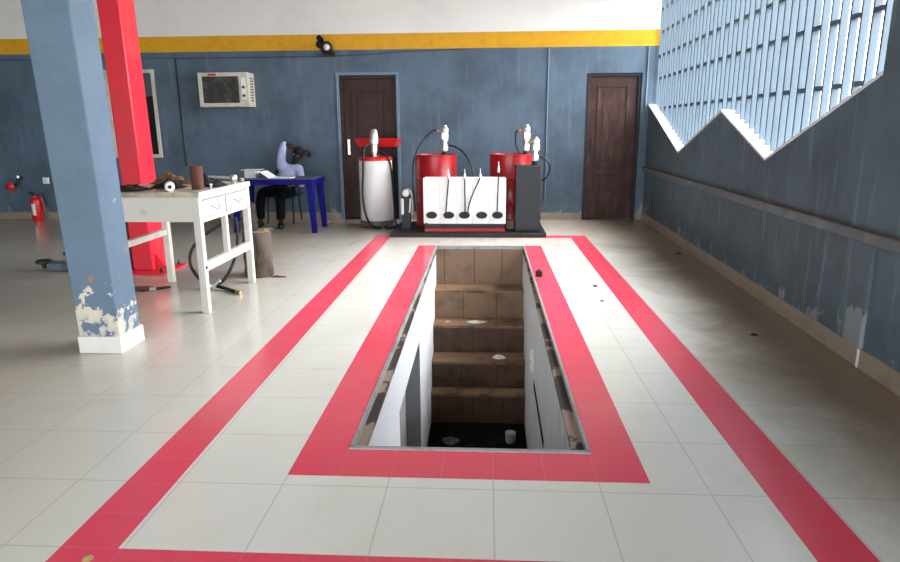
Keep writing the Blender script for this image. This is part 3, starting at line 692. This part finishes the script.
def skin_obj(name, pts, edges, m, parent, sub=2, root=None):
    o0 = ORG[parent]
    names = list(pts); me = bpy.data.meshes.new(name)
    me.from_pydata([tuple(Vector(pts[k][0]) - o0) for k in names], [(names.index(a), names.index(b)) for a, b in edges], []); me.update()
    o = bpy.data.objects.new(name, me); COL.objects.link(o); o.parent = parent; ORG[o] = o0
    sm = o.modifiers.new('skin', 'SKIN'); sm.use_smooth_shade = True
    lay = me.skin_vertices[0].data if me.skin_vertices else None
    if lay is None:
        bm = bmesh.new(); bm.from_mesh(me); bm.verts.layers.skin.verify(); bm.to_mesh(me); bm.free(); lay = me.skin_vertices[0].data
    for i, k in enumerate(names):
        r_ = pts[k][1]; lay[i].radius = r_ if isinstance(r_, tuple) else (r_, r_); lay[i].use_root = (k == (root or names[0]))
    s_ = o.modifiers.new('sub', 'SUBSURF'); s_.levels = sub; s_.render_levels = sub
    me.materials.append(m)
    return o
pe = thing('person', (-3.07, 9.6, 0), 'person in lavender shirt and black trousers leaning back, arm over head, behind the blue table', 'person')
P = dict(
    pelvis=((-3.08, 9.64, .50), (.12, .10)), waist=((-3.03, 9.69, .63), (.11, .085)), chest=((-2.96, 9.73, .77), (.13, .09)), neck0=((-2.92, 9.73, .87), (.06, .055)),
    neck1=((-2.89, 9.71, .925), .048), jaw=((-2.865, 9.685, .965), (.058, .065)), skull=((-2.84, 9.69, 1.03), (.072, .085)), crown=((-2.825, 9.70, 1.085), (.05, .06)),
    shR=((-3.10, 9.715, .84), .05), elR=((-3.04, 9.70, 1.175), .038), foR=((-2.90, 9.71, 1.12), .036), wrR=((-2.76, 9.73, 1.065), .026), haR=((-2.71, 9.72, 1.035), (.034, .018)),
    shL=((-2.83, 9.70, .815), .055), elL=((-2.79, 9.60, .60), .036), wrL=((-2.93, 9.42, .56), .026), haL=((-2.985, 9.39, .545), (.034, .018)),
    hipR=((-3.15, 9.58, .49), .085), knR=((-3.26, 9.20, .50), .058), caR=((-3.27, 9.14, .33), .05), anR=((-3.27, 9.12, .10), .036), toR=((-3.29, 8.98, .04), (.035, .025)),
    hipL=((-3.00, 9.57, .49), .085), knL=((-2.96, 9.17, .50), .058), caL=((-2.955, 9.10, .33), .05), anL=((-2.95, 9.06, .10), .036), toL=((-2.92, 8.92, .04), (.035, .025)))
E_ = [('pelvis', 'waist'), ('waist', 'chest'), ('chest', 'neck0'), ('neck0', 'neck1'), ('neck1', 'jaw'), ('jaw', 'skull'), ('skull', 'crown'), ('chest', 'shR'), ('shR', 'elR'), ('elR', 'foR'), ('foR', 'wrR'), ('wrR', 'haR'),
      ('chest', 'shL'), ('shL', 'elL'), ('elL', 'wrL'), ('wrL', 'haL'), ('pelvis', 'hipR'), ('hipR', 'knR'), ('knR', 'caR'), ('caR', 'anR'), ('anR', 'toR'), ('pelvis', 'hipL'), ('hipL', 'knL'), ('knL', 'caL'), ('caL', 'anL'), ('anL', 'toL')]
for s_, hc, d in (('R', Vector(P['haR'][0]), Vector((.8, -.1, -.5)).normalized()), ('L', Vector(P['haL'][0]), Vector((-.85, -.35, -.2)).normalized())):
    side = d.cross(Vector((0, -1, .3))).normalized()
    for i, (o_, L) in enumerate(((-.027, .05), (-.009, .065), (.009, .07), (.027, .06))):
        a_ = hc + side * o_ + d * .025; b_ = a_ + d * L * .55 + Vector((0, -.004, 0)); c_ = b_ + d * L * .4 + Vector((0, -.014, -.006))
        for nm, p_ in (('a', a_), ('b', b_), ('c', c_)): P['f%s%d%s' % (s_, i, nm)] = (tuple(p_), .0085)
        E_ += [('ha' + s_, 'f%s%da' % (s_, i)), ('f%s%da' % (s_, i), 'f%s%db' % (s_, i)), ('f%s%db' % (s_, i), 'f%s%dc' % (s_, i))]
    a_ = hc - d * .01 - side * .035; b_ = a_ + d * .035 - side * .018
    P['t%sa' % s_] = (tuple(a_), .011); P['t%sb' % s_] = (tuple(b_), .0095); E_ += [('ha' + s_, 't%sa' % s_), ('t%sa' % s_, 't%sb' % s_)]
body = skin_obj('body', P, E_, M['skin'], pe)
hd = Vector((-2.842, 9.688, 1.02))
ro_ = Matrix.Rotation(math.radians(24), 3, 'Y') @ Matrix.Rotation(math.radians(12), 3, 'X')
def hp(x, y, z): return tuple(hd + ro_ @ Vector((x, y, z)))
obj('hair', MB().ball(hp(0, .022, .035), 1, .082, .092, .082, M=ro_), M['hair'], pe)
obj('nose', MB().ball(hp(0, -.098, -.012), 1, .014, .02, .022, 10, M=ro_), M['skin'], pe)
for sx in (-1, 1): obj('ear', MB().ball(hp(.078 * sx, .012, -.005), 1, .012, .022, .032, 10, M=ro_), M['skin'], pe)

for sx in (-1, 1): obj('eye', MB().ball(hp(.03 * sx, -.083, .012), .008, M=ro_, n=10), M['offwhite'], pe)
obj('mouth', MB().ball(hp(0, -.086, -.052), 1, .024, .010, .008, 10, M=ro_), M['rust'], pe)
def fused(name, chains, m, parent, vox=.016):
    mb = MB()
    for ch in chains:
        for (a_, ra), (b_, rb) in zip(ch, ch[1:]):
            a_ = Vector(a_); b_ = Vector(b_)
            for q in range(9):
                f_ = q / 8; c_ = a_.lerp(b_, f_); r_ = [ra[i_] * (1 - f_) + rb[i_] * f_ for i_ in range(3)]
                mb.ball(c_, 1, r_[0], r_[1], r_[2], 16)
    o = obj(name, mb, m, parent)
    rm = o.modifiers.new('remesh', 'REMESH'); rm.mode = 'VOXEL'; rm.voxel_size = vox; rm.use_smooth_shade = True
    sm_ = o.modifiers.new('smooth', 'SMOOTH'); sm_.iterations = 6
    return o
u3 = lambda r: (r, r, r)
fused('shirt', [[((-3.06, 9.655, .54), (.150, .125, .06)), ((-3.05, 9.68, .63), (.155, .12, .08)), ((-2.985, 9.72, .765), (.165, .115, .08)), ((-2.93, 9.728, .85), (.085, .075, .04))],
                [((-2.99, 9.72, .79), u3(.085)), ((-3.10, 9.715, .83), u3(.080)), ((-3.10, 9.71, .95), u3(.074)), ((-3.075, 9.705, 1.07), u3(.064)), ((-3.04, 9.70, 1.165), u3(.052))],
                [((-2.93, 9.715, .80), u3(.085)), ((-2.84, 9.70, .80), u3(.075)), ((-2.805, 9.65, .70), u3(.066)), ((-2.785, 9.585, .59), u3(.060))]], M['shirt'], pe)
tr = {'pelvis': ((-3.08, 9.63, .50), (.135, .115))}
for k, r_ in (('hipR', .10), ('knR', .075), ('caR', .068), ('anR', .06), ('hipL', .10), ('knL', .075), ('caL', .068), ('anL', .06)): tr[k] = (P[k][0], r_)
skin_obj('trousers', tr, [('pelvis', 'hipR'), ('hipR', 'knR'), ('knR', 'caR'), ('caR', 'anR'), ('pelvis', 'hipL'), ('hipL', 'knL'), ('knL', 'caL'), ('caL', 'anL')], M['trousers'], pe)
for k in 'RL':
    a_ = Vector(P['an' + k][0]); b_ = Vector(P['to' + k][0])
    m_ = MB(); c_ = (a_ + b_) / 2; c_.z = .045; dv = (b_ - a_); an = math.atan2(dv.y, dv.x)
    m_.ball(c_, 1, .14, .048, .045, M=Matrix.Rotation(an, 3, 'Z')); obj('shoe', m_, M['black'], pe)

# ------------------------------------------------------------------ oil station: platform, console, cabinet, drums, pumps
single('platform', MB().box(-1.255, .785, 8.27, 9.36, 0, .056), M['darkplate'], (-.23, 8.8, 0), 'low dark steel platform carrying the red drums and white console', 'platform', bevel=.006)
pz = .056
def pump(cx, cy, z, label, hose, s=1.0):
    t = thing('drum_pump', (cx, cy, z), label, 'pump', 'silver air pumps of the oil station')
    obj('flange', MB().lathe((cx, cy, z), [(.048, 0), (.05, .012), (.034, .02), (.034, .05 * s)], 20), M['blackmetal'], t)
    obj('barrel', MB().lathe((cx, cy, z + .05 * s), [(.03, 0), (.047, .012), (.05, .09 * s), (.036, .10 * s), (.036, .15 * s)], 20), M['alu'], t)
    obj('air_motor', MB().lathe((cx, cy, z + .19 * s), [(.036, 0), (.05, .012), (.05, .12 * s), (.057, .13 * s), (.057, .17 * s), (.04, .19 * s), (.028, .215 * s)], 20).box(cx - .03, cx + .055, cy - .075, cy - .02, z + .22 * s, z + .30 * s), M['alu'], t)
    obj('coupling', MB().cyl((cx - .045, cy, z + .33 * s), (cx - .105, cy, z + .33 * s), .014), M['brass'], t)
    if hose: obj('hose', MB().tube(hose, .012, 8), M['black'], t)
    return t
def drum(cx, cy, z, r, h, label):
    t = thing('oil_drum', (cx, cy, z), label, 'drum', 'red oil drums on the platform')
    pr = [(r - .01, 0), (r + .004, .004), (r + .004, .016), (r, .022)]
    for k in (1, 2): pr += [(r, h * k / 3 - .022), (r + .012, h * k / 3), (r, h * k / 3 + .022)]
    pr += [(r, h - .022), (r + .006, h - .016), (r + .006, h), (r - .012, h), (r - .014, h - .016)]
    bd = obj('body', MB().lathe((cx, cy, z), pr, 44), M['redpaint'], t)
    obj('bung', MB().lathe((cx - .12, cy - .12, z + h - .017), [(.03, 0), (.03, .015), (.02, .018)], 14), M['steel'], t)
    return t, z + h
d1, top = drum(-.695, 9.03, pz, .285, .985, 'red oil drum at the left end of the platform, behind the white console')
d2, top = drum(.335, 9.05, pz, .285, .985, 'red oil drum at the right, behind the dark grey cabinet')
pump(-.575, 9.03, top - .016, 'silver air pump standing on the left red drum', [(-.68, 9.03, 1.36), (-.74, 9.02, 1.355), (-.85, 8.97, 1.25), (-.94, 8.88, 1.10), (-.99, 8.80, .9), (-.985, 8.70, .6), (-.95, 8.64, .3)])
rh = MB().tube([(-.52, 8.99, 1.16), (-.42, 8.93, 1.14), (-.30, 8.85, 1.06), (-.20, 8.75, .90), (-.16, 8.68, .76)], .012, 8); obj('hose', rh, M['black'], bpy.data.objects['drum_pump'])
pump(.545, 9.02, top - .016, 'silver air pump standing on the right red drum', [(.44, 9.02, 1.355), (.405, 9.0, 1.33), (.40, 8.98, 1.2), (.43, 8.97, 1.1), (.46, 8.99, 1.05)])

# white console with five outlets
x0, x1, y0, y1, z0, z1 = -.823, .262, 8.40, 8.66, .160, .764
t = thing('oil_console', (-.28, 8.53, pz), 'white five-bay oil dispensing console on the dark platform', 'console')
obj('back_box', MB().box(x0 + .006, x1 - .006, y0 + .014, y1, z0 + .006, z1 - .006), M['white'], t, bevel=.004)
pw = (x1 - x0) / 5
oz = .277
for i in range(5):
    xa = x0 + i * pw
    pn = obj('bay_panel', MB().box(xa + .0015, xa + pw - .0015, y0, y0 + .014, z0, z1), M['white'], t, bevel=.0035)
    xc = xa + pw / 2 + (.01 if i % 2 else 0)
    ol = obj('outlet', MB().add([], []).lathe((0, 0, 0), [(.040, 0), (.046, .006), (.046, .012), (.030, .014)], 24, 'y'), M['black'], pn)
    for v in ol.data.vertices: v.co = Vector((xc + v.co.x * 1.58, y0 + v.co.y, oz + v.co.z)) if False else v.co
    ol.data.transform(Matrix.Translation(Vector((xc, y0, oz)) - ORG[t]) @ Matrix.Diagonal((1.58, 1, 1, 1)) @ Matrix.Translation(ORG[t]))
    for sx in (-1, 1): obj('grip_block', MB().box(xc + sx * .03 - .018, xc + sx * .03 + .018, y0 - .03, y0 - .010, oz - .018, oz + .014), M['black'], pn, bevel=.004)
def noz(pts, tipz, lab=None):
    h = obj('dispensing_hose', MB().tube(pts, .0085, 8), M['blackmetal'], t)
    p = Vector(pts[-1]); return obj('nozzle', MB().lathe(p, [(.014, -.03), (.020, -.01), (.017, .02), (.007, .05), (.005, tipz)], 12), M['alu'], h)
yh = y0 - .022
noz([(-.533, yh, .235), (-.525, yh, .32), (-.505, yh, .55), (-.49, yh, .70), (-.488, yh + .005, .775)], .10)
noz([(-.272, yh, .29), (-.272, yh, .45), (-.277, yh, .62), (-.275, yh + .005, .775)], .10)
noz([(-.235, yh, .29), (-.225, yh, .40), (-.16, yh, .58), (-.095, yh, .72), (-.075, yh + .005, .775)], .11)
noz([(.148, yh, .30), (.150, yh, .45), (.157, yh, .65), (.160, yh + .005, .86)], .11)
obj('base_skirt', MB().box(x0 + .02, x1 - .02, y0 + .03, y1 - .02, .098, z0), M['blackmetal'], t)
obj('red_plinth', MB().box(x0 + .015, x1 - .01, y0 - .02, y1, pz, .104), M['redpaint'], t, bevel=.004)
obj('drip_hose', MB().tube([(-.80, y0 - .005, .17), (-.72, y0 - .03, .15), (-.62, y0 - .03, .135), (-.55, y0 - .028, .112)], .007, 8), M['grille'], t)

# dark grey cabinet
t = thing('cabinet', (.555, 8.57, pz), 'plain dark grey steel cabinet at the right end of the platform', 'cabinet')
obj('body', MB().box(.386, .712, 8.40, 8.735, pz + .012, .915), M['charcoal'], t, bevel=.005)
obj('foot_frame', MB().box(.40, .70, 8.42, 8.72, pz, pz + .012), M['blackmetal'], t)
obj('front_seam', MB().box(.395, .703, 8.396, 8.402, .08, .095), M['blackmetal'], t)
for z in (.20, .42): obj('side_clip', MB().box(.712, .728, 8.50, 8.56, z, z + .05), M['blackmetal'], t, bevel=.003)
pump(.64, 8.60, .915, 'silver air pump standing on the dark grey cabinet', [(.70, 8.60, 1.02), (.76, 8.60, 1.00), (.83, 8.62, .93), (.84, 8.66, .82), (.79, 8.70, .73), (.72, 8.72, .70)], .88)
single('brown_carton', MB().box(.275, .375, 8.62, 8.70, pz, .175), M['carton'], (.325, 8.66, pz), 'small brown carton between the white console and grey cabinet', 'box', bevel=.003)

# meter holder post
t = thing('meter_holder', (-1.075, 8.6, pz), 'short dark post with white dial and white hand grip left of the drums', 'meter')
obj('post', MB().box(-1.135, -1.015, 8.58, 8.64, pz + .01, .585), M['charcoal'], t, bevel=.004); obj('foot', MB().box(-1.16, -.99, 8.54, 8.68, pz, pz + .012), M['darkplate'], t)
obj('dial', MB().lathe((-1.072, 8.58, .55), [(.048, 0), (.05, .02), (.042, .035), (.02, .042)], 22, 'y'), M['white'], t)
obj('grip', MB().cyl((-1.122, 8.555, .28), (-1.122, 8.555, .46), .022).ball((-1.122, 8.555, .28), .022).ball((-1.122, 8.555, .46), .022), M['white'], t)
obj('trigger_guard', MB().tube([(-1.09, 8.56, .59), (-1.03, 8.56, .60), (-.995, 8.56, .53), (-.985, 8.56, .40), (-.99, 8.56, .26)], .010, 8), M['alu'], t)
obj('trigger', MB().bar((-1.025, 8.56, .29), (-1.01, 8.56, .48), .022, .016), M['white'], t)

# waste oil drainer in front of the left door
cx, cy = -1.588, 9.27
t = thing('waste_oil_drainer', (cx, cy, 0), 'white cylindrical oil drainer with red lid and red tray by the left door', 'oil drainer')
obj('base', MB().lathe((cx, cy, 0), [(.21, .02), (.245, .03), (.25, .07), (.238, .10)], 36), M['greygreen'], t)
for a_ in range(4):
    an = PI / 4 + a_ * PI / 2; obj('caster', MB().lathe((cx + .19 * math.cos(an) - .015, cy + .19 * math.sin(an), .025), [(.025, 0), (.025, .03)], 14, 'x'), M['black'], t)
obj('tank', MB().lathe((cx, cy, .10), [(.232, 0), (.238, .01), (.238, .84), (.225, .862)], 40), M['white'], t)
obj('lid', MB().lathe((cx, cy, .945), [(.225, 0), (.242, .006), (.242, .035), (.22, .055), (.08, .062)], 40), M['redplastic'], t)
tr_ = MB(); xa, xb, ya, yb = -1.90, -1.262, 9.34, 9.80
def tray_ring(e, z): return [(xa + e, ya + e, z), (xb - e, ya + e, z), (xb - e, yb - e, z), (xa + e, yb - e, z)]
tr_.add(tray_ring(.05, 1.135) + tray_ring(0, 1.25) + tray_ring(.012, 1.25) + tray_ring(.058, 1.15), [(3, 2, 1, 0)] + [(k * 4 + i, k * 4 + (i + 1) % 4, k * 4 + 4 + (i + 1) % 4, k * 4 + 4 + i) for k in range(3) for i in range(4)] + [(12, 13, 14, 15)])
obj('tray', tr_, M['redplastic'], t, bevel=.004)
obj('tray_post', MB().cyl((cx, cy + .20, .98), (cx, cy + .20, 1.15), .025), M['blackmetal'], t)
pp = obj('pump', MB().lathe((cx + .0, cy - .06, 1.0), [(.035, 0), (.035, .05), (.045, .06), (.045, .17), (.062, .18), (.062, .29), (.058, .31), (.048, .36), (.03, .385)], 22), M['alu'], t)
obj('pump_port', MB().cyl((cx + .04, cy - .06, 1.08), (cx + .09, cy - .08, 1.06), .014), M['blackmetal'], pp)
obj('hose', MB().tube([(cx - .04, cy - .09, 1.16), (cx - .11, cy - .15, 1.15), (cx - .13, cy - .235, 1.02), (cx - .135, cy - .255, .8), (cx - .155, cy - .255, .55), (cx - .14, cy - .26, .30), (cx - .09, cy - .27, .12), (cx + .0, cy - .30, .025), (cx + .12, cy - .31, .016)], .014, 10), M['black'], t)
obj('hose', MB().tube([(cx + .09, cy - .08, 1.06), (cx + .17, cy - .13, 1.03), (cx + .225, cy - .13, .93), (cx + .25, cy - .10, .7), (cx + .262, cy - .09, .4), (cx + .28, cy - .12, .12), (cx + .30, cy - .16, .016), (cx + .18, cy - .33, .016)], .014, 10), M['black'], t)

# ------------------------------------------------------------------ small things on the floor and in the pit
single('metal_block', MB().box(.485, .545, 6.02, 6.08, 0.001, .055).cyl((.515, 6.05, .055), (.515, 6.05, .068), .014), M['rust'], (.515, 6.05, 0), 'small rusty block on the red tiles right of the pit', 'block', bevel=.004)
def scrap(x, y, z, rx, ry, h, m, sd, label): single('litter_scrap', MB().mound(x, y, z, rx, ry, h, sd), M[m], (x, y, z), label, 'litter')
scrap(-1.075, 5.36, 0, .02, .03, .012, 'paper', 51, 'white paper speck on white tiles left of the pit')
scrap(2.17, 7.20, 0, .05, .05, .03, 'scrapblue', 52, 'bluish scrap on the muddy floor at the foot of the right wall')
scrap(1.845, 4.30, 0, .025, .02, .014, 'blackcloth', 53, 'small dark scrap on the muddy floor right of the right red stripe')
scrap(.988, 5.67, 0, .022, .035, .016, 'scrapblue', 54, 'dark blue scrap on the white tiles right of the pit')
scrap(.961, 5.16, 0, .014, .014, .008, 'blackcloth', 55, 'tiny black speck on the white tiles nearest the dark blue scrap')
scrap(-1.325, 1.80, .0, .016, .02, .008, 'leaf', 56, 'yellowish leaf scrap on the near left corner of the red border')
single('white_cup', MB().lathe((.27, 6.10, PZ), [(.045, 0), (.05, .01), (.055, .11), (.05, .112)], 18), M['pitgrey'], (.27, 6.10, PZ), 'grey plastic cup on the dark pit floor', 'cup')
scrap(-.35, 6.1, PZ, .09, .08, .04, 'grille', 58, 'grey rubbish on the left of the pit floor')
scrap(.16, 6.83, -1.124, .07, .05, .045, 'paper', 59, 'crumpled white paper on the lowest visible pit step')
scrap(-.10, 7.13, -.80, .12, .05, .025, 'label', 60, 'pale wrapper on the middle pit step')
scrap(-.43, 7.12, -.799, .03, .03, .025, 'brass', 61, 'shiny yellowish cap at the left end of a pit step')
t = thing('wall_box', (pr(5.34), 5.34, -.6), 'small pale box fixed on the right wall of the pit', 'box')
ix1 = pr(5.34) + .003
obj('case', MB().box(ix1 - .03, ix1, 5.30, 5.39, -.69, -.51), M['white'], t, bevel=.004); obj('cover_line', MB().box(ix1 - .032, ix1 - .029, 5.31, 5.38, -.61, -.605), M['grille'], t)

# ------------------------------------------------------------------ light: bright overcast sky through the louvres and the open front
wd = bpy.data.worlds.new('sky'); sc.world = wd; wd.use_nodes = True
bg = wd.node_tree.nodes['Background']
g = NG(wd.node_tree); tcw = g.n('ShaderNodeTexCoord'); dt = g.n('ShaderNodeVectorMath', operation='DOT_PRODUCT')
wd.node_tree.links.new(tcw.outputs['Generated'], dt.inputs[0]); dt.inputs[1].default_value = Vector((.80, .12, .58)).normalized()
glow = g.math('POWER', g.math('MAXIMUM', dt.outputs['Value'], 0.), 3.)     # thin cloud in front of the sun, out to the right
g.put(bg.inputs[1], g.math('ADD', 1.0, g.math('MULTIPLY', glow, 4.6))); bg.inputs[0].default_value = (.94, .97, 1.0, 1)
def portal(name, loc, rot, sx, sy):
    l = bpy.data.lights.new(name, 'AREA'); l.shape = 'RECTANGLE'; l.size = sx; l.size_y = sy; l.cycles.is_portal = True
    o = bpy.data.objects.new(name, l); COL.objects.link(o); o.location = loc; o.rotation_euler = rot; return o
portal('portal_right', (XR(6.9) + TH + .08, 6.88, 2.2), (0, math.radians(90), math.radians(-1.66)), 2.4, 6.15)
portal('portal_front', (-2.2, YF - .17, 1.45), (math.radians(90), 0, 0), 8.8, 2.9)
sc.world.light_settings.distance = 1

# ------------------------------------------------------------------ camera
f_px, pitch, yaw, roll = 640.406, .235309, .0567496, -.0067596
cam = bpy.data.cameras.new('camera'); co = bpy.data.objects.new('camera', cam); COL.objects.link(co)
cam.sensor_width = 36; cam.lens = f_px / 900 * 36; cam.clip_start = .05; cam.clip_end = 200
fw = Vector((-math.sin(yaw) * math.cos(pitch), math.cos(yaw) * math.cos(pitch), -math.sin(pitch)))
r0 = Vector((math.cos(yaw), math.sin(yaw), 0)); u0 = r0.cross(fw)
r2 = r0 * math.cos(roll) + u0 * math.sin(roll); u2 = u0 * math.cos(roll) - r0 * math.sin(roll)
Mx = Matrix((r2, u2, -fw)).transposed().to_4x4(); Mx.translation = (0, 0, 1.4); co.matrix_world = Mx
sc.camera = co
vs_ = sc.view_settings; vs_.view_transform = 'Standard'; vs_.look = 'None'; vs_.exposure = 2.7; vs_.gamma = 1; vs_.use_curve_mapping = False
sc.cycles.max_bounces = 10; sc.cycles.diffuse_bounces = 6
